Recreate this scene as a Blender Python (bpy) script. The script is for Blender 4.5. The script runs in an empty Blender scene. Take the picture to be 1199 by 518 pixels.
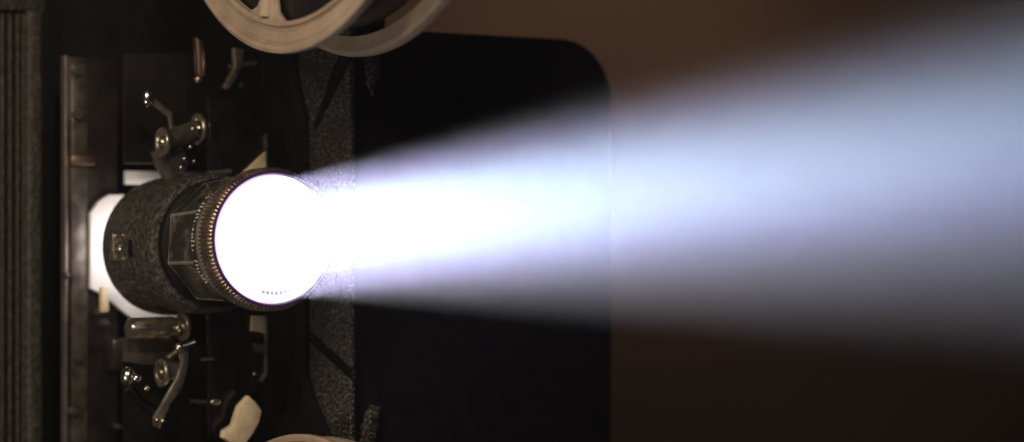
import bpy, bmesh, math, random
from mathutils import Vector, Matrix, noise

random.seed(7)
S = 0.02            # one working unit is 2 cm (the lens front is about 3 cm across)
D = 26.0            # camera distance, working units
C = bpy.context.scene.collection
scene = bpy.context.scene

# ------------------------------------------------------------------ frame of the projector
A = math.radians(33)
L = Vector((math.sin(A), -math.cos(A), 0))       # where the lens points
N = Vector((-math.cos(A), -math.sin(A), 0))      # out of the operator's side
Z = Vector((0, 0, 1))
P0 = Vector((-2.775, 0, -0.21))                  # centre of the lens front
FRAME = Matrix(((L.x, N.x, 0), (L.y, N.y, 0), (0, 0, 1)))
TILT = 0.039                                     # the lens looks up a little


def W(s, n, z):
    return P0 + L * s + N * n + Z * z


def _ray(px, py):
    o = Vector((0, -D, 0))
    return o, Vector(((px - 599.5) / 100, D, (259 - py) / 100))


def on_s(px, py, s):
    o, d = _ray(px, py)
    t = (s - (o - P0).dot(L)) / d.dot(L)
    p = o + d * t - P0
    return p.dot(N), p.z


def on_n(px, py, n):
    o, d = _ray(px, py)
    t = (n - (o - P0).dot(N)) / d.dot(N)
    p = o + d * t - P0
    return p.dot(L), p.z


# ------------------------------------------------------------------ camera
cam_d = bpy.data.cameras.new('camera')
cam = bpy.data.objects.new('camera', cam_d)
C.objects.link(cam)
cam.location = (0, -D * S, 0)
cam.rotation_euler = (math.radians(90), 0, 0)
cam_d.sensor_width = 36
cam_d.lens = 36 * D / 11.99
cam_d.clip_start = 0.005
cam_d.clip_end = 50
cam_d.dof.use_dof = True
cam_d.dof.focus_distance = (D + 0.4) * S
cam_d.dof.aperture_fstop = (cam_d.lens / 1000) / (0.54 * S)
scene.camera = cam

# ------------------------------------------------------------------ world, exposure
world = bpy.data.worlds.new('World')
scene.world = world
world.use_nodes = True
world.node_tree.nodes['Background'].inputs[0].default_value = (0.4, 0.5, 1.0, 1)
world.node_tree.nodes['Background'].inputs[1].default_value = 0.012
scene.view_settings.view_transform = 'Standard'
scene.view_settings.look = 'None'
scene.view_settings.exposure = 0
scene.view_settings.gamma = 1
cy = scene.cycles
cy.use_denoising = True
cy.denoising_input_passes = 'RGB_ALBEDO_NORMAL'
cy.max_bounces = 6
cy.volume_bounces = 0
cy.diffuse_bounces = 2
cy.glossy_bounces = 3
cy.transmission_bounces = 4
cy.use_adaptive_sampling = False
cy.caustics_reflective = False
cy.caustics_refractive = False


# ------------------------------------------------------------------ lamps
def area(name, loc, target, size, energy, col, shape='RECTANGLE', size_y=None, spread=None):
    d = bpy.data.lights.new(name, 'AREA')
    d.shape = shape
    d.size = size * S
    if size_y:
        d.size_y = size_y * S
    d.energy = energy * S * S
    d.color = col
    if spread:
        d.spread = spread
    o = bpy.data.objects.new(name, d)
    C.objects.link(o)
    o.location = Vector(loc) * S
    o.rotation_euler = (Vector(target) - Vector(loc)).to_track_quat('-Z', 'Y').to_euler()
    return o


AX = (L + Z * TILT).normalized()
# the projector's own light leaving the lens
up = AX.cross(Vector((-L.y, L.x, 0))).normalized()
if up.z < 0:
    up = -up
side = AX.cross(up).normalized()


def film_frame(o, stops):
    """the picture being projected: bright sky above, dim ground below, cut off by the frame of the film gate"""
    o.data.use_nodes = True
    nt = o.data.node_tree
    em = nt.nodes['Emission']
    geo = nt.nodes.new('ShaderNodeNewGeometry')

    def comp(v):
        d = nt.nodes.new('ShaderNodeVectorMath'); d.operation = 'DOT_PRODUCT'
        d.inputs[1].default_value = v
        nt.links.new(geo.outputs['Incoming'], d.inputs[0])
        return d.outputs['Value']

    def rng(x, a, b, smooth=False):
        m_ = nt.nodes.new('ShaderNodeMapRange')
        if smooth: m_.interpolation_type = 'SMOOTHSTEP'
        m_.inputs['From Min'].default_value = a; m_.inputs['From Max'].default_value = b
        nt.links.new(x, m_.inputs['Value'])
        return m_.outputs[0]

    def mul(a, b):
        m_ = nt.nodes.new('ShaderNodeMath'); m_.operation = 'MULTIPLY'
        nt.links.new(a, m_.inputs[0]); nt.links.new(b, m_.inputs[1])
        return m_.outputs[0]
    v = comp(up); u = comp(side)
    rp = nt.nodes.new('ShaderNodeValToRGB')
    nt.links.new(rng(v, -0.065, 0.065), rp.inputs[0])
    cr = rp.color_ramp
    cr.elements[0].position = stops[0][0]; cr.elements[0].color = (*stops[0][1], 1)
    cr.elements[1].position = stops[-1][0]; cr.elements[1].color = (*stops[-1][1], 1)
    for ps, cl in stops[1:-1]:
        e = cr.elements.new(ps); e.color = (*cl, 1)
    k = mul(mul(rng(v, -0.064, -0.046, True), rng(v, 0.076, 0.052, True)), mul(rng(u, -0.10, -0.07, True), rng(u, 0.10, 0.07, True)))
    nt.links.new(rp.outputs[0], em.inputs['Color'])
    nt.links.new(k, em.inputs['Strength'])


o1 = W(0, 0, 0) + AX * 0.34
beam = area('projector_beam_lamp', o1, o1 + AX * 5, 1.40, 5300, (0.93, 0.97, 1.0), 'DISK', spread=math.radians(16))
film_frame(beam, [(0.0, (.30, .29, .30)), (.3, (.33, .30, .34)), (.52, (.40, .34, .46)), (.68, (.50, .41, .86)), (.80, (.62, .53, 1.05)), (.90, (.80, .72, .84)), (1.0, (.80, .74, .62))])
core = area('projector_core_lamp', o1 + AX * 0.01 + Z * 0.03, o1 + AX * 5, 0.94, 2900, (0.52, 1.0, 0.95), 'DISK', spread=math.radians(16))
film_frame(core, [(0.0, (.05, .05, .06)), (.3, (.10, .10, .14)), (.5, (.30, .28, .46)), (.70, (.80, .80, 1.0)), (.80, (1.0, 1.0, 1.0)), (.92, (.7, .7, .66)), (1.0, (.45, .42, .38))])

# warm room lamp, seen as soft light on the operator's side
area('room_lamp', P0 + N * 14 + L * 9 + Z * 8, P0 + L * 0.5 + Z * 1, 6, 1400, (1.0, 0.80, 0.60), size_y=4)
area('glint_lamp', P0 + N * 7 + L * 15 + Z * 9, P0, 1.0, 700, (1.0, 0.84, 0.66), size_y=0.8)  # unseen lamp, added for small highlights on the metal
area('side_fill', P0 + N * 13 + L * 3 - Z * 5, P0 - Z * 1, 1.6, 430, (1.0, 0.86, 0.70), size_y=1.2)  # unseen low fill, added to brighten this side and its glints
# light leaking out of the gate behind the lens mount
leak = area('gate_leak_lamp', W(-3.25, 0.25, -0.22), W(-4, 0.3, -0.3), 1.0, 16, (1.0, 0.93, 0.95), 'DISK')
# unseen lamp added to give the wall far behind a warm falloff
area('wall_fill', (2.5, 32, 8), (2.0, 42, 8), 3, 380, (1.0, 0.70, 0.40), size_y=3)


# ------------------------------------------------------------------ materials
def mat(name, base, rough=0.5, metal=0.0, spec=0.5, emit=None, estr=1.0):
    m = bpy.data.materials.new(name)
    m.use_nodes = True
    b = m.node_tree.nodes['Principled BSDF']
    b.inputs['Base Color'].default_value = (*base, 1)
    b.inputs['Roughness'].default_value = rough
    b.inputs['Metallic'].default_value = metal
    b.inputs['Specular IOR Level'].default_value = spec
    if emit:
        b.inputs['Emission Color'].default_value = (*emit, 1)
        b.inputs['Emission Strength'].default_value = estr
    return m


def worn(m, scale, c0, c1, r0, r1, bump=0.0, bdist=0.01, detail=6, lo=0.35, hi=0.65):
    """uneven colour, gloss and relief; scale is per working unit"""
    t = m.node_tree; b = t.nodes['Principled BSDF']
    tc = t.nodes.new('ShaderNodeTexCoord')
    nz = t.nodes.new('ShaderNodeTexNoise')
    nz.inputs['Scale'].default_value = scale / S
    nz.inputs['Detail'].default_value = detail
    nz.inputs['Roughness'].default_value = 0.6
    t.links.new(tc.outputs['Object'], nz.inputs['Vector'])
    r = t.nodes.new('ShaderNodeValToRGB')
    r.color_ramp.elements[0].position = lo; r.color_ramp.elements[0].color = (*c0, 1)
    r.color_ramp.elements[1].position = hi; r.color_ramp.elements[1].color = (*c1, 1)
    t.links.new(nz.outputs['Fac'], r.inputs[0])
    t.links.new(r.outputs[0], b.inputs['Base Color'])
    k = t.nodes.new('ShaderNodeMapRange')
    k.inputs['From Min'].default_value = 0.3; k.inputs['From Max'].default_value = 0.7
    k.inputs['To Min'].default_value = r0; k.inputs['To Max'].default_value = r1
    n2 = t.nodes.new('ShaderNodeTexNoise')
    n2.inputs['Scale'].default_value = scale * 0.37 / S
    n2.inputs['Detail'].default_value = 5
    t.links.new(tc.outputs['Object'], n2.inputs['Vector'])
    t.links.new(n2.outputs['Fac'], k.inputs['Value'])
    t.links.new(k.outputs[0], b.inputs['Roughness'])
    if bump:
        bp = t.nodes.new('ShaderNodeBump')
        bp.inputs['Strength'].default_value = bump
        bp.inputs['Distance'].default_value = bdist * S
        t.links.new(nz.outputs['Fac'], bp.inputs['Height'])
        t.links.new(bp.outputs[0], b.inputs['Normal'])
    return m


def crinkle(name, dark, light, scale=22, rough=0.33, spec=0.9, bump=1.0, lo=0.45, hi=0.75):
    m = mat(name, dark, rough, 0, spec)
    return worn(m, scale, dark, light, rough - 0.08, rough + 0.15, bump, 0.06, 3, lo, hi)


M = {}
M['crinkle'] = crinkle('crinkle_paint', (0.012, 0.011, 0.010), (0.36, 0.33, 0.28), 28, 0.30, 0.8, 0.6, 0.53, 0.68)  # bright specks put the paint's sparkle into the colour
M['crinkle_fine'] = crinkle('crinkle_paint_mount', (0.020, 0.0185, 0.016), (0.12, 0.11, 0.092), 17, 0.36, 0.8, 0.5, 0.40, 0.7)
M['ribs'] = crinkle('rib_paint', (0.025, 0.022, 0.018), (0.075, 0.066, 0.052), 12, 0.5, 0.5, 0.7)
M['case'] = worn(mat('case_paint', (0.006, 0.006, 0.008), 0.55, 0, 0.25), 14, (0.004, 0.004, 0.009), (0.005, 0.005, 0.011), 0.5, 0.7)
M['black'] = worn(mat('black_paint', (0.004, 0.004, 0.005), 0.4, 0, 0.2), 5, (0.002, 0.002, 0.003), (0.006, 0.005, 0.005), 0.45, 0.65)
M['gloss'] = worn(mat('gloss_black', (0.004, 0.004, 0.004), 0.16, 0, 0.5), 4, (0.002, 0.002, 0.002), (0.010, 0.009, 0.009), 0.08, 0.25, 0.1, 0.006)
M['barrel'] = worn(mat('barrel_enamel', (0.02, 0.019, 0.018), 0.2, 0.35, 0.9), 3, (0.04, 0.036, 0.033), (0.34, 0.31, 0.27), 0.14, 0.3, 0.1, 0.01, 7, 0.50, 0.76)  # lighter patches stand for gloss reflections on the facets
M['satin'] = worn(mat('satin_black', (0.02, 0.016, 0.013), 0.3, 0.3, 0.6), 1.2, (0.003, 0.003, 0.004), (0.014, 0.011, 0.010), 0.25, 0.45, 0.1, 0.02)
t = M['barrel'].node_tree; b = t.nodes['Principled BSDF']      # highlight lines painted along the edges, in the look of worn enamel
gp_ = t.nodes.new('ShaderNodeNewGeometry'); pr_ = t.nodes.new('ShaderNodeMapRange')
pr_.inputs['From Min'].default_value = 0.51; pr_.inputs['From Max'].default_value = 0.55
t.links.new(gp_.outputs['Pointiness'], pr_.inputs['Value'])
mx_ = t.nodes.new('ShaderNodeMixRGB'); mx_.inputs[2].default_value = (0.7, 0.63, 0.52, 1)
src = b.inputs['Base Color'].links[0].from_socket
t.links.new(pr_.outputs[0], mx_.inputs[0]); t.links.new(src, mx_.inputs[1]); t.links.new(mx_.outputs[0], b.inputs['Base Color'])
M['rubber'] = mat('rubber', (0.004, 0.004, 0.006), 0.6, 0, 0.2)
M['plate'] = worn(mat('plate_steel', (0.16, 0.14, 0.13), 0.35, 0.8), 1.5, (0.03, 0.026, 0.024), (0.12, 0.10, 0.09), 0.2, 0.5, 0.15, 0.02)
M['chrome'] = worn(mat('chrome', (0.7, 0.68, 0.64), 0.16, 1.0), 8, (0.55, 0.52, 0.48), (0.78, 0.75, 0.7), 0.1, 0.3)
M['nickel'] = worn(mat('nickel', (0.6, 0.5, 0.4), 0.34, 0.95), 7, (0.40, 0.34, 0.26), (0.78, 0.69, 0.55), 0.2, 0.4, 0.15, 0.01)
M['dark_metal'] = worn(mat('dark_metal', (0.10, 0.085, 0.075), 0.35, 0.5), 6, (0.07, 0.06, 0.05), (0.16, 0.14, 0.12), 0.25, 0.45)
M['cream'] = worn(mat('cream_glint_metal', (0.75, 0.6, 0.4), 0.4, 0.0), 6, (0.66, 0.52, 0.33), (0.84, 0.70, 0.48), 0.4, 0.6, 0.1, 0.01)
M['brass'] = worn(mat('knurled_brass', (0.75, 0.62, 0.45), 0.28, 1.0), 14, (0.62, 0.50, 0.36), (0.85, 0.72, 0.55), 0.25, 0.45)
M['reel'] = worn(mat('reel_plastic', (0.42, 0.33, 0.25), 0.42, 0.0), 2.2, (0.37, 0.28, 0.21), (0.49, 0.38, 0.285), 0.38, 0.55, 0.1, 0.02)
M['film'] = mat('wound_film', (0.010, 0.009, 0.010), 0.35)
M['white'] = mat('white_glow', (0.8, 0.78, 0.77), 0.45, 0.0)
M['engraving'] = mat('engraving_paint', (0.8, 0.74, 0.66), 0.5)
M['fringe'] = mat('purple_fringe', (0.05, 0.012, 0.08), 0.2, 0.0, 0.8, (0.10, 0.02, 0.20), 0.12)  # glowing purple stands for the colour fringe round the bright lens
M['edge'] = worn(mat('edge_steel', (0.25, 0.2, 0.19), 0.45, 0.7), 3, (0.15, 0.12, 0.11), (0.30, 0.25, 0.23), 0.35, 0.55)
M['pink'] = mat('pink_glint', (0.45, 0.30, 0.24), 0.4, 1.0)

# the front glass, filled with the projection lamp's light
g = mat('lit_lens_glass', (0.9, 0.9, 0.95), 0.1, 0.0, 0.5, (1.0, 0.86, 0.99), 0.9)
t = g.node_tree; b = t.nodes['Principled BSDF']
tc = t.nodes.new('ShaderNodeTexCoord'); nz = t.nodes.new('ShaderNodeTexNoise')
nz.inputs['Scale'].default_value = 1.4 / S; nz.inputs['Detail'].default_value = 2
t.links.new(tc.outputs['Object'], nz.inputs['Vector'])
r = t.nodes.new('ShaderNodeValToRGB')
r.color_ramp.elements[0].position = 0.35; r.color_ramp.elements[0].color = (0.86, 0.92, 1.0, 1)
r.color_ramp.elements[1].position = 0.6; r.color_ramp.elements[1].color = (1.0, 0.86, 1.0, 1)
t.links.new(nz.outputs['Fac'], r.inputs[0]); t.links.new(r.outputs[0], b.inputs['Emission Color'])
M['glass'] = g
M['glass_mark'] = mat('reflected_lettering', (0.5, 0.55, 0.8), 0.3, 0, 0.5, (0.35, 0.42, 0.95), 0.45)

wm = mat('wall_paint', (0.2, 0.13, 0.09), 0.8)
worn(wm, 0.05, (0.085, 0.050, 0.055), (0.24, 0.175, 0.105), 0.7, 0.9, 0, 0, 2, 0.3, 0.7)
M['wall'] = wm


# ------------------------------------------------------------------ mesh helpers (local axes: s along the lens, n outwards, z up)
def link(name, bm, m, parent=None, smooth=35):
    bmesh.ops.recalc_face_normals(bm, faces=bm.faces)
    for v in bm.verts:
        v.co *= S
    me = bpy.data.meshes.new(name)
    bm.to_mesh(me); bm.free()
    me.materials.append(m)
    for p in me.polygons:
        p.use_smooth = True
    me.set_sharp_from_angle(angle=math.radians(smooth))
    o = bpy.data.objects.new(name, me)
    C.objects.link(o)
    if parent:
        o.parent = parent
    return o


def empty(name, origin):
    o = bpy.data.objects.new(name, None)
    C.objects.link(o)
    o.matrix_world = Matrix.Translation(Vector(origin) * S) @ FRAME.to_4x4()
    o.empty_display_size = 0.01
    return o


def box(bm, s0, s1, n0, n1, z0, z1, bev=0.012, seg=2):
    r = bmesh.ops.create_cube(bm, size=1)
    vs = r['verts']
    for v in vs:
        v.co = Vector((s0 + (v.co.x + .5) * (s1 - s0), n0 + (v.co.y + .5) * (n1 - n0), z0 + (v.co.z + .5) * (z1 - z0)))
    if bev:
        es = list({e for v in vs for e in v.link_edges})
        bmesh.ops.bevel(bm, geom=es, offset=bev, segments=seg, profile=0.5, affect='EDGES')
    return bm


def prism(bm, pts, a, b, plane='s', bev=0.012, seg=2):
    """polygon pts in (n,z) thick from s=a to b, or plane 'n': polygon in (s,z) thick from n=a to b"""
    def P(u, z, w):
        return Vector((w, u, z)) if plane == 's' else Vector((u, w, z))
    v0 = [bm.verts.new(P(u, z, a)) for u, z in pts]
    v1 = [bm.verts.new(P(u, z, b)) for u, z in pts]
    k = len(pts)
    fs = [bm.faces.new(v0), bm.faces.new(v1[::-1])]
    for i in range(k):
        fs.append(bm.faces.new((v0[i], v1[i], v1[(i + 1) % k], v0[(i + 1) % k])))
    bmesh.ops.recalc_face_normals(bm, faces=fs)
    if bev:
        es = list({e for e in fs[0].edges} | {e for e in fs[1].edges})
        bmesh.ops.bevel(bm, geom=es, offset=bev, segments=seg, profile=0.5, affect='EDGES')
    return bm


def lathe(bm, prof, axis='s', c=(0, 0, 0), seg=96, rad=None, closed=False):
    """prof: list of (t along the axis, radius); rad(t, angle, r) may change the radius"""
    rows = []
    for (tt, rr) in prof:
        row = []
        if rr < 1e-6 and not rad:
            p = Vector((tt, 0, 0)) if axis == 's' else Vector((0, tt, 0))
            row = [bm.verts.new(p + Vector(c))] * seg
        else:
            for i in range(seg):
                th = 2 * math.pi * i / seg
                r2 = rad(tt, th, rr) if rad else rr
                x, y = r2 * math.cos(th), r2 * math.sin(th)
                p = Vector((tt, x, y)) if axis == 's' else Vector((x, tt, y))
                row.append(bm.verts.new(p + Vector(c)))
        rows.append(row)
    idx = list(range(len(rows) - 1)) + ([len(rows) - 1] if closed else [])
    for j in idx:
        ra, rb = rows[j], rows[(j + 1) % len(rows)]
        for i in range(seg):
            q = [ra[i], ra[(i + 1) % seg], rb[(i + 1) % seg], rb[i]]
            q = list(dict.fromkeys(q))
            if len(q) >= 3:
                try:
                    bm.faces.new(q)
                except ValueError:
                    pass
    return bm


def ball(bm, c, r, sq=(1, 1, 1)):
    q = bmesh.ops.create_uvsphere(bm, u_segments=20, v_segments=12, radius=r)
    for v in q['verts']:
        v.co = Vector((v.co.x * sq[0], v.co.y * sq[1], v.co.z * sq[2])) + Vector(c)
    return bm


def tube(bm, pts, r, seg=12):
    pts = [Vector(p) for p in pts]
    rows = []
    for i, p in enumerate(pts):
        d = (pts[min(i + 1, len(pts) - 1)] - pts[max(i - 1, 0)]).normalized()
        a = d.cross(Vector((0.3, 0.2, 0.93))).normalized(); b_ = d.cross(a)
        rr = r[i] if isinstance(r, (list, tuple)) else r
        rows.append([bm.verts.new(p + (a * math.cos(2 * math.pi * k / seg) + b_ * math.sin(2 * math.pi * k / seg)) * rr) for k in range(seg)])
    for j in range(len(rows) - 1):
        for k in range(seg):
            bm.faces.new((rows[j][k], rows[j][(k + 1) % seg], rows[j + 1][(k + 1) % seg], rows[j + 1][k]))
    bm.faces.new(rows[0]); bm.faces.new(rows[-1][::-1])
    return bm


def tag(o, label, cat, group=None, kind=None):
    o['label'] = label
    if cat: o['category'] = cat
    if group: o['group'] = group
    if kind: o['kind'] = kind
    return o


B = bmesh.new


def px_s(pts, s):
    return [on_s(x, y, s) for x, y in pts]


# ------------------------------------------------------------------ wall far behind (setting)
bm = B()
bmesh.ops.create_grid(bm, x_segments=1, y_segments=1, size=1)
for v in bm.verts:
    v.co = Vector((v.co.x * 60, 42, v.co.y * 40))
o = link('back_wall', bm, M['wall']); o['kind'] = 'structure'
tag(o, 'plain brown wall far out of focus behind the projector', None)

# ------------------------------------------------------------------ the projector
proj = empty('film_projector', P0)
tag(proj, 'black vintage film projector with a glowing lens and crinkle painted case', 'film projector')

# case: front face looks where the lens looks
sf = -1.0
nl = on_s(408, 259, sf)[0]
nr = on_s(717, 259, sf)[0]
zt = on_s(500, 37, sf)[1]
rr = 0.80
pts = [(nl, -6.0), (nl, zt)]
for k in range(13):
    a = math.radians(90 - 90 * k / 12)
    pts.append((nr + rr - rr * math.cos(a), zt - rr + rr * math.sin(a)))
pts.append((nr, -6.0))
case = link('case', prism(B(), pts, sf, -7.5, 's', 0.05, 3), M['case'], proj)
# raised crinkle lips on the front face, one above and one below the beam
for poly in ([(426, 66), (448, 66), (444, 92), (437, 112), (430, 98)],
             [(424, 518), (426, 500), (436, 474), (447, 476), (443, 500), (440, 522)]):
    link('grip_lip', prism(B(), px_s(poly, sf + 0.10), sf + 0.10, sf - 0.02, 's', 0.02), M['crinkle'], case)

# crinkle painted side of the case, right behind its front corner
ns = nl + 0.012
def sp(px, py): return on_n(px, py, ns + 0.06)
poly = [sp(x, y) for x, y in [(345, -90), (408.5, -90), (408.5, 540), (352, 540)]]
link('side_panel', prism(B(), poly, nl - 0.02, ns + 0.05, 'n', 0.018), M['crinkle'], proj)
def sp2(px, py): return on_n(px, py, ns + 0.12)
poly = [sp2(x, y) for x, y in [(200, -90), (346, -90), (344, 80), (357, 140), (357, 440), (366, 470), (384, 510), (392, 540), (200, 540)]]
link('cover_plate', prism(B(), poly, ns + 0.04, ns + 0.12, 'n', 0.015), M['black'], proj)
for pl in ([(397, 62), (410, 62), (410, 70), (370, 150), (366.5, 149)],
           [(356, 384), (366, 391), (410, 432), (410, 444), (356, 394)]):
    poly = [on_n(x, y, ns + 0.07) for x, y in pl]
    link('shadow_bar', prism(B(), poly, ns + 0.045, ns + 0.075, 'n', 0.008), M['black'], proj)  # black bars stand for diagonal shadow lines across the side panel

# back of the recess behind lens and gate
n0 = on_s(50, 200, -5.2)[0]
link('recess_panel', box(B(), -5.6, -5.2, nl, n0 + 0.3, -6, 8, 0.03), M['black'], proj)

# lamp house with upright cooling ribs
lh_s = -4.6
nL = on_s(50, 200, lh_s)[0]
lamp = link('lamp_house', box(B(), -8.0, lh_s - 0.15, nL - 0.02, nL + 2.2, -6, 8, 0.05), M['ribs'], proj)
link('corner_post', box(B(), lh_s - 0.25, lh_s + 0.06, nL, nL + 0.24, -6, 4.1, 0.07, 4), M['ribs'], lamp)
for x in (3, 12, 21, 28):
    n1 = on_s(x, 200, lh_s)[0]
    link('rib', box(B(), lh_s - 0.2, lh_s + 0.02, n1 - 0.026, n1 + 0.026, -6, on_s(x, 16, lh_s)[1], 0.02), M['ribs'], lamp)
link('top_cap', box(B(), lh_s - 0.2, lh_s + 0.08, nL - 0.01, nL + 2.2, on_s(20, 13, lh_s)[1], 4.22, 0.04), M['ribs'], lamp)

# gate plate and its bright edge
gs = -3.9
nA = on_s(78, 200, gs)[0]
nB = on_s(138, 200, gs)[0]
zA = on_s(78, 66, gs)[1]
gate = link('gate_plate', box(B(), gs - 0.08, gs, nB, nA, -5, zA, 0.02), M['plate'], proj)
link('edge_strip', box(B(), gs - 0.12, gs + 0.03, nA - 0.005, nA + 0.032, -5.0, zA + 0.01, 0.01), M['edge'], gate)
def pane(name, x0, y0, x1, y1, s, th, m, par, bev=0.015):
    a_, b_ = on_s(x0, y0, s), on_s(x1, y1, s)
    return link(name, box(B(), s - th, s, b_[0], a_[0], b_[1], a_[1], bev), M[m], par)
ap = link('aperture_glow_plate', prism(B(), px_s([(106, 250), (116, 236), (128, 228), (212, 228), (212, 388), (182, 385), (152, 371), (134, 357), (120, 345), (106, 338)], gs + 0.10), gs + 0.10, gs + 0.01, 's', 0.02), M['white'], gate)  # white plate cut to the outline of the glow round the mount
pane('pressure_glow_bar', 148, 200, 250, 217, gs + 0.22, 0.1, 'white', gate)  # white bar in place of light reflected off the pressure plate
pane('film_channel', 84, 75, 103, 540, gs + 0.03, 0.025, 'dark_metal', gate)
pane('guide_rail', 119, 336, 128, 366, gs + 0.3, 0.1, 'cream', gate, 0.02)
pane('latch_bar', 84, 182, 112, 194, gs + 0.12, 0.1, 'pink', gate, 0.02)
pane('lower_block', 132, 397, 205, 432, gs + 0.35, 0.33, 'plate', gate, 0.05)
for x, y, r_ in ((90, 85, .045), (93, 134, .07), (79, 323, .045), (118, 366, .05), (92, 420, .06), (124, 379, .06), (88, 482, .06), (140, 500, .04)):
    n_, z_ = on_s(x, y, gs + 0.12)
    bm = B(); lathe(bm, [(0, r_), (0.10, r_), (0.13, r_ * .8), (0.14, 0)], 's', (gs - 0.01, n_, z_), 32)
    box(bm, gs + 0.10, gs + 0.145, n_ - r_ * .8, n_ + r_ * .8, z_ - .01, z_ + .01, 0)
    link('screw', bm, M['dark_metal'], gate)


# ------------------------------------------------------------------ lens mount and lens
def tz(s):  # the axis rises a little towards the front
    return TILT * s


def axl(bm):
    for v in bm.verts:
        v.co.z += TILT * v.co.x
    return bm


def wob(tt, th, r_):
    return r_ * (1 + 0.004 * math.sin(3 * th + 1))


prof = [(-3.22, 0.0), (-3.22, 0.70), (-3.17, 0.82), (-3.08, 0.875), (-2.94, 0.885), (-1.76, 0.865), (-1.65, 0.855), (-1.615, 0.835), (-1.61, 0.74), (-1.9, 0.72)]
mount = link('lens_mount', axl(lathe(B(), prof, 's', seg=128)), M['crinkle_fine'], proj)
# adjusting lug, its slot and the screw hole beside it
R = 0.87
zl = tz(-2.55) - 0.02
bm = B(); box(bm, -2.78, -2.68, R - 0.06, R + 0.035, zl - 0.17, zl + 0.17, 0.015)
box(bm, -2.70, -2.42, R - 0.08, R + 0.015, zl - 0.17, zl - 0.12, 0.012)
box(bm, -2.70, -2.42, R - 0.08, R + 0.015, zl + 0.12, zl + 0.17, 0.012)
link('adjusting_lug', bm, M['nickel'], mount)
bm = B(); lathe(bm, [(-.04, .075), (0.02, .075), (0.035, .06), (0.035, .04), (-0.02, .035), (-.02, 0)], 'n', (-2.54, R, zl), 32)
link('screw', bm, M['nickel'], mount)
bm = B(); box(bm, -2.30, -2.12, R - 0.1, R + 0.006, zl - 0.13, zl + 0.13, 0.05, 4)
link('slot', bm, M['rubber'], mount)  # dark block stands for the shade inside the hole
bm = B(); lathe(bm, [(-1.88, 0.70), (-1.60, 0.70), (-1.58, 0.78), (-1.44, 0.785), (-1.42, 0.76), (-1.40, 0.68)], 's', seg=96)
link('rubber_collar', axl(bm), M['rubber'], mount)

lens = None
NF = 8
def facet(tt, th, r_):
    if r_ < 0.69 or tt > -0.62 or tt < -1.415:
        return r_
    a_ = (th + 0.33) % (2 * math.pi / NF) - math.pi / NF
    w = min(1.0, max(0.0, (-0.62 - tt) / 0.03))
    fl = r_ * math.cos(math.pi / NF) / math.cos(a_) * 1.015
    fl = min(fl, r_)
    ridge = 0.014 * max(0.0, 1 - (math.pi / NF - abs(a_)) / 0.045)
    return r_ + (fl - r_ + ridge) * w
prof = [(-1.6, 0.64), (-1.42, 0.70)] + [(-1.41 + 0.02 * k, 0.755 + 0.035 * k / 45) for k in range(46)] + [(-0.49, 0.79), (-0.36, 0.795), (-0.35, 0.78), (-0.22, 0.77)]
lens = link('lens_barrel', axl(lathe(B(), prof, 's', seg=216, rad=facet)), M['barrel'], proj, 22)

# knurled ring: slanted fine teeth
NT = 104
bm = B()
rows = []
steps = 8
for j in range(steps + 1):
    tt = -0.34 + 0.305 * j / steps
    row = []
    for i in range(NT * 6):
        th = 2 * math.pi * i / (NT * 6)
        ph = th * NT + j * 0.75
        ph2 = th * NT - j * 0.75
        h = 0.5 + 0.5 * math.cos(ph)
        h = h ** 0.7
        r2 = 0.808 + 0.040 * h
        if j in (0, steps): r2 = 0.800
        row.append(bm.verts.new((tt, r2 * math.cos(th), r2 * math.sin(th))))
    rows.append(row)
k6 = NT * 6
for j in range(steps):
    for i in range(k6):
        bm.faces.new((rows[j][i], rows[j][(i + 1) % k6], rows[j + 1][(i + 1) % k6], rows[j + 1][i]))
link('knurled_ring', axl(bm), M['brass'], lens, 60)
bm = B(); lathe(bm, [(-0.03, 0.798), (-0.005, 0.800), (0.0, 0.788), (0.0, 0.772), (-0.03, 0.758), (-0.08, 0.752)], 's', seg=160)
link('fringe_rim', axl(bm), M['fringe'], lens)
bm = B()
gp = [(-0.045 + 0.10 * (1 - (k / 16) ** 2), 0.757 * k / 16) for k in range(17)]
lathe(bm, gp, 's', seg=128)
glass = link('lens_glass', axl(bm), M['glass'], lens)
# faint reversed lettering seen low in the glass: a reflection painted as small glowing strokes
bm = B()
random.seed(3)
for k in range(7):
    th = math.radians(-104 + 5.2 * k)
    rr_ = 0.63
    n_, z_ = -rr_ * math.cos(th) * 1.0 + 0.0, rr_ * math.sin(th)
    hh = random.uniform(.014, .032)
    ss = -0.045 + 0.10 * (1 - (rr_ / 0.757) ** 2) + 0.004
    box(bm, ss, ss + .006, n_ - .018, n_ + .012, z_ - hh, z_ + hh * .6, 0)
link('lettering', axl(bm), M['glass_mark'], lens)

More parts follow.
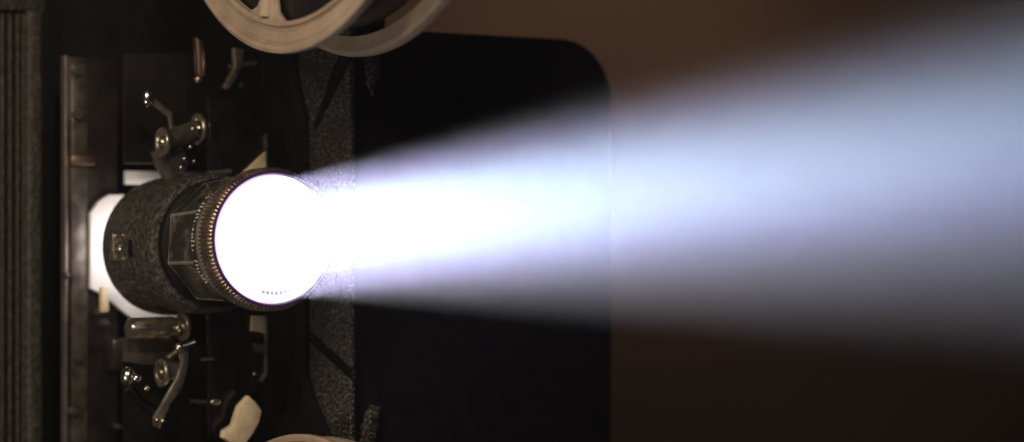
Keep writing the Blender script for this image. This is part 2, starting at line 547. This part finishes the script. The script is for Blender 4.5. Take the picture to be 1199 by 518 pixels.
# engraved figures round the barrel, too small to read
bm = B()
random.seed(11)
for k in range(24):
    th = math.radians(142 + k * 3.4)
    if k in (7, 8, 15, 22): continue
    for q in range(random.choice((1, 2, 2))):
        tt = -0.575 + 0.04 * q + random.uniform(-.008, .008)
        dth = random.uniform(-.012, .012)
        w = random.uniform(.007, .016); h = random.uniform(.006, .012)
        c = math.cos(-th + dth), math.sin(-th + dth)
        # on the operator's side
        n_, z_ = -0.792 * c[0], 0.792 * c[1]
        m_ = Matrix.Rotation(0, 3, 'X')
        e1 = Vector((1, 0, 0)); rad_ = Vector((0, n_, z_)).normalized(); e2 = rad_.cross(e1)
        cc = Vector((tt, n_, z_))
        vs = [bm.verts.new(cc + e1 * (a * w) + e2 * (b_ * h) + rad_ * 0.003) for a, b_ in ((-1, -1), (1, -1), (1, 1), (-1, 1))]
        vt = [bm.verts.new(v.co - rad_ * 0.006) for v in vs]
        bm.faces.new(vs); bm.faces.new(vt[::-1])
        for i in range(4): bm.faces.new((vs[i], vt[i], vt[(i + 1) % 4], vs[(i + 1) % 4]))
link('engraving', axl(bm), M['engraving'], lens)


# ------------------------------------------------------------------ film gate mechanism
def roller(x, y, s, r_, length=0.35, m='nickel', core='dark_metal', hub=True):
    n_, z_ = on_s(x, y, s)
    bm = B(); c = (s, n_, z_)
    lathe(bm, [(-length, 0), (-length, r_ * .72), (-0.05, r_ * .72)], 'n', c, 48)
    rt = link('roller', bm, M[core], proj)
    bm = B()
    lathe(bm, [(-.05, r_ * .5), (-.05, r_ * .97), (-.035, r_), (-.012, r_), (0, r_ * .96), (0, r_ * .66), (-.02, r_ * .55), (-.022, r_ * .45)], 'n', c, 48, closed=True)
    link('flange', bm, M[m], rt)
    if hub:
        bm = B(); lathe(bm, [(-.05, r_ * .36), (-.01, r_ * .36), (.012, r_ * .28), (.02, 0)], 'n', c, 32)
        link('hub', bm, M[m], rt)
    return rt


def pin(x, y, s, r_, name='pin', m='chrome', par=None, sq=(1, 1, 1)):
    n_, z_ = on_s(x, y, s)
    return link(name, ball(B(), (s, n_, z_), r_, sq), M[m], par or proj)


def strip(name, pts, s, th, m, par=None, bev=0.015):
    return link(name, prism(B(), px_s(pts, s), s, s - th, 's', bev), M[m], par or proj)


def rod(name, p, q, s0, s1, r_, m, par=None):
    a_, b_ = on_s(*p, s0), on_s(*q, s1)
    return link(name, tube(B(), [(s0, *a_), (s1, *b_)], r_, 16), M[m], par or proj)


# upper cluster
strip('mechanism_plate', [(146, 62), (300, 62), (306, 130), (306, 192), (146, 192)], -3.2, 0.08, 'satin', None, 0.03)
strip('mechanism_plate', [(146, 402), (306, 402), (306, 470), (260, 540), (146, 540)], -3.2, 0.08, 'satin', None, 0.03)
brk = strip('bracket', [(180, 178), (196, 172), (214, 170), (222, 190), (216, 206), (196, 212), (186, 196)], -2.35, 0.14, 'dark_metal', None, 0.03)
pin(216, 186, -2.2, .035, 'screw', 'chrome', brk); pin(227, 189, -2.2, .022, 'screw', 'chrome', brk)
pin(197, 178, -2.2, .03, 'screw', 'nickel', brk)
r1 = roller(188, 167, -2.15, 0.19, 0.07, 'nickel')
rod('spindle', (192, 166), (226, 154), -2.18, -2.22, .13, 'dark_metal', r1)
r2 = roller(230, 151, -2.25, 0.20, 0.07, 'nickel', 'dark_metal', True)
pin(226, 151, -2.1, .035, 'pin', 'chrome', r2)
pin(223, 172, -2.15, .028, 'pin', 'chrome', r2)
rod('link_rod', (178, 118), (199, 134), -2.3, -2.3, .045, 'dark_metal')
kb = pin(173, 115, -2.25, .085, 'knob', 'chrome', None, (.6, .7, 1.3))
rod('link_rod', (199, 134), (201, 156), -2.3, -2.3, .035, 'dark_metal')
rod('axle', (236, 143), (258, 142), -2.4, -2.4, .03, 'dark_metal')
# upper film guides
tg = strip('film_guide', [(230, 44), (237, 47), (240, 60), (240, 88), (235, 92), (232, 84), (231, 60)], -2.3, 0.12, 'pink')
pin(232, 93, -2.25, .055, 'screw', 'pink', tg)
strip('film_guide', [(275, 56), (286, 58), (284, 78), (278, 90), (268, 105), (262, 102), (272, 86), (276, 76)], -2.0, 0.12, 'nickel')

# polished carrier plate behind the lens, its edge catching the light
cs = -2.0
cp = strip('carrier_plate', [(246, 116), (285, 116), (311, 150), (311, 440), (296, 462), (262, 512), (246, 512)], cs, 0.12, 'gloss', None, 0.02)
strip('edge_trim', [(310.5, 158), (313, 156), (313.5, 198), (311, 198)], cs + 0.03, 0.1, 'nickel', cp, 0.006)
strip('edge_trim', [(311, 372), (313.5, 372), (313, 438), (308, 448), (306, 446), (310.5, 436)], cs + 0.03, 0.1, 'nickel', cp, 0.006)
strip('glint_tab', [(302, 186), (311, 178), (312, 199), (296, 199), (284, 203)], cs + 0.05, 0.05, 'cream', cp, 0.008)  # pale tabs stand for reflections on the polished plate
strip('glint_tab', [(296, 370), (311.5, 370), (311.5, 391), (306, 389), (294, 388)], cs + 0.05, 0.05, 'cream', cp, 0.008)
strip('glint_tab', [(297, 402), (311, 404), (311, 414), (300, 412)], cs + 0.05, 0.05, 'pink', cp, 0.008)
pin(298, 438, cs + 0.06, .025, 'screw', 'chrome', cp)
pin(253, 471, cs + 0.04, .06, 'screw', 'nickel', cp, (.3, 1.2, .7))
strip('film_guide', [(292, 464), (300, 471), (307, 481), (304, 495), (297, 508), (288, 520), (272, 520), (262, 513), (263, 505), (274, 498), (277, 488), (281, 476)], cs + 0.25, 0.14, 'cream', None, 0.025)  # cream colour stands for warm light reflected by the metal

# small fittings on top of and behind the lens mount
rod('axle', (246, 203), (270, 201), -1.75, -1.75, .035, 'nickel')
pin(205, 152, -2.4, .05, 'screw', 'nickel', brk)
pin(212, 196, -2.1, .03, 'screw', 'chrome', brk)
rod('link_rod', (268, 78), (300, 74), -2.6, -2.6, .03, 'dark_metal')
pin(284, 100, -2.3, .05, 'screw', 'dark_metal')
rod('axle', (222, 470), (262, 474), -2.2, -2.2, .03, 'dark_metal')
rod('axle', (236, 421), (250, 420), -1.9, -1.9, .02, 'nickel')
pin(172, 455, -2.1, .04, 'screw', 'nickel')

# lower cluster
n_, z_ = on_s(206, 384, -2.2)
bm = B(); lathe(bm, [(-.0, 0), (0, .12), (.04, .14), (.60, .14), (.64, .12), (.64, 0)], 'n', (-2.2, n_, z_), 48)
link('spring_drum', bm, M['nickel'], proj)
r3 = roller(212, 383, -2.2, 0.19, 0.04, 'nickel')
pin(208, 384, -2.05, .03, 'pin', 'chrome', r3)
strip('side_cheek', [(150, 396), (206, 398), (204, 425), (172, 428), (150, 424)], -2.45, 0.2, 'dark_metal')
roller(187, 437, -2.1, 0.18, 0.30, 'nickel')
kn = pin(150, 441, -2.2, .12, 'knob', 'chrome', None, (.8, .8, 1.0))
pin(160, 443, -2.1, .06, 'pin', 'chrome', kn)
lev = strip('lever', [(211, 404), (222, 406), (220, 432), (213, 456), (200, 474), (193, 490), (188, 503), (181, 500), (180, 488), (190, 472), (201, 452), (208, 440), (212, 424)], -1.95, 0.07, 'nickel', None, 0.02)
for x, y, q in ((184, 492, .035), (191, 493, .028), (210, 407, .06), (214, 410, .025)):
    pin(x, y, -1.9, q, 'screw', 'chrome', lev)
rod('stop_pin', (216, 405), (229, 400), -1.9, -1.8, .028, 'chrome', lev)
rod('pivot_rod', (196, 420), (207, 412), -2.2, -2.2, .04, 'nickel')
# loop former, a curved dark shoe under the gate
pts = [(-2.5, *on_s(150 + 4 * k, 455 + 26 * math.sin(k / 9 * math.pi / 2), -2.5)) for k in range(10)]
link('loop_former', tube(B(), pts, .07, 12), M['gloss'], proj)

# reel arms (they leave the frame)
HS, HN = 0.62, 0.0


# ------------------------------------------------------------------ reels
def make_reel(origin, gap, label, tilt=0.0):
    rt = empty('film_reel', origin)
    if tilt:
        rt.matrix_world = rt.matrix_world @ Matrix.Rotation(tilt, 4, 'X')
    tag(rt, label, 'film reel', 'film reels on the projector')
    Ro = 3.60

    def flange(n_, side):
        # ring band with raised rim and a groove, profile in (n offset, radius)
        h = side
        ri = 3.24 if side > 0 else 3.37
        prof = [(0, ri), (.05 * h, ri), (.07 * h, ri + .02), (.07 * h, ri + .05), (.015 * h, ri + .07), (.012 * h, ri + .10), (.045 * h, ri + .12), (.045 * h, 3.47), (.03 * h, 3.485), (.035 * h, 3.50),
                (.085 * h, 3.52), (.10 * h, 3.56), (.085 * h, 3.60), (.02 * h, Ro + .005), (-.03 * h, 3.59), (-.04 * h, 3.54), (-.03 * h, 3.50), (-.03 * h, ri)]
        bm = B(); lathe(bm, prof, 'n', (0, n_, 0), 192, closed=True)
        lathe(bm, [(-.03, 0.25), (.05, 0.25), (.05, 1.1), (-.03, 1.1)], 'n', (0, n_, 0), 96, closed=True)
        f = link('flange', bm, M['reel'], rt, 25)
        for k in range(5):
            an = math.radians(-90 - 12 + 72 * k) if side > 0 else math.radians(-90 + 36 + 72 * k)
            ca, sa = math.cos(an), math.sin(an)
            bm = B()
            pr = []
            for (rd, w) in ((1.0, .42), (1.6, .26), (2.5, .16), (2.95, .18), (3.12, .26), (3.26, .55)):
                pr.append((rd, w))
            left = [(rd * ca - w * sa, rd * sa + w * ca) for rd, w in pr]
            right = [(rd * ca + w * sa, rd * sa - w * ca) for rd, w in pr][::-1]
            prism(bm, left + right, n_ - .025, n_ + .03, 'n', 0.012)
            # raised round bead down the middle of the spoke
            tube(bm, [(1.0 * ca, n_ + .03 * side, 1.0 * sa), (3.2 * ca, n_ + .03 * side, 3.2 * sa)], .09, 12)
            link('spoke', bm, M['reel'], f)
    flange(0.0, 1)
    flange(-gap, -1)
    bm = B(); lathe(bm, [(-gap + .04, 0.2), (-.04, 0.2), (-.04, 1.0), (-gap + .04, 1.0)], 'n', (0, 0, 0), 96, closed=True)
    link('hub', bm, M['reel'], rt)
    bm = B(); lathe(bm, [(-gap + .07, 1.0), (-.07, 1.0), (-.07, 3.28), (-gap + .07, 3.28)], 'n', (0, 0, 0), 128, closed=True)
    link('wound_film', bm, M['film'], rt)
    return rt


n_near = 0.25
s_c, z_b = on_n(346, 62, n_near)
make_reel(W(s_c, n_near, z_b + 3.60), 0.87, 'beige supply reel above the lens, spokes and paired rims showing')
s_d, z_d = on_n(326, 509.5, n_near)
make_reel(W(s_d, n_near, z_d - 3.60), 0.26, 'beige take-up reel below the lens, only the top of its rim showing', math.radians(8.0))

# arms that carry the two reels
for zc, gap in ((z_b + 3.6, 0.87), (z_d - 3.6, 0.34)):
    bm = B()
    sc = s_c if zc > 0 else s_d
    nb = n_near - gap - 0.25
    lathe(bm, [(-gap - .35, 0), (-gap - .35, .14), (.08, .14), (.12, .10), (.12, 0)], 'n', (sc, n_near, zc), 32)
    zz = zc
    sgn = 1 if zc > 0 else -1
    tube(bm, [(sc, nb, zc), (-1.2, nb - .6, zc - sgn * 0.3), (-1.4, nl - .5, sgn * 5.4), (-1.4, nl - .5, sgn * (zt - 0.2) if sgn > 0 else -5.5)], .22, 16)
    link('reel_arm', bm, M['black'], proj)

# ------------------------------------------------------------------ smoke in the air
bm = B()
bmesh.ops.create_cube(bm, size=1)
for v in bm.verts:
    v.co = Vector((v.co.x * 30, -4 + v.co.y * 50, v.co.z * 24))
hz = link('haze', bm, bpy.data.materials.new('smoke'))
m = hz.data.materials[0]; m.use_nodes = True
m.node_tree.nodes.clear()
out = m.node_tree.nodes.new('ShaderNodeOutputMaterial')
pv = m.node_tree.nodes.new('ShaderNodeVolumePrincipled')
pv.inputs['Color'].default_value = (0.9, 0.92, 0.97, 1)
pv.inputs['Density'].default_value = 0.0015 / S
pv.inputs['Anisotropy'].default_value = 0.6
m.node_tree.links.new(pv.outputs[0], out.inputs['Volume'])
tag(hz, 'thin pale smoke in the dark room, lit by the projector beam', None, None, 'stuff')
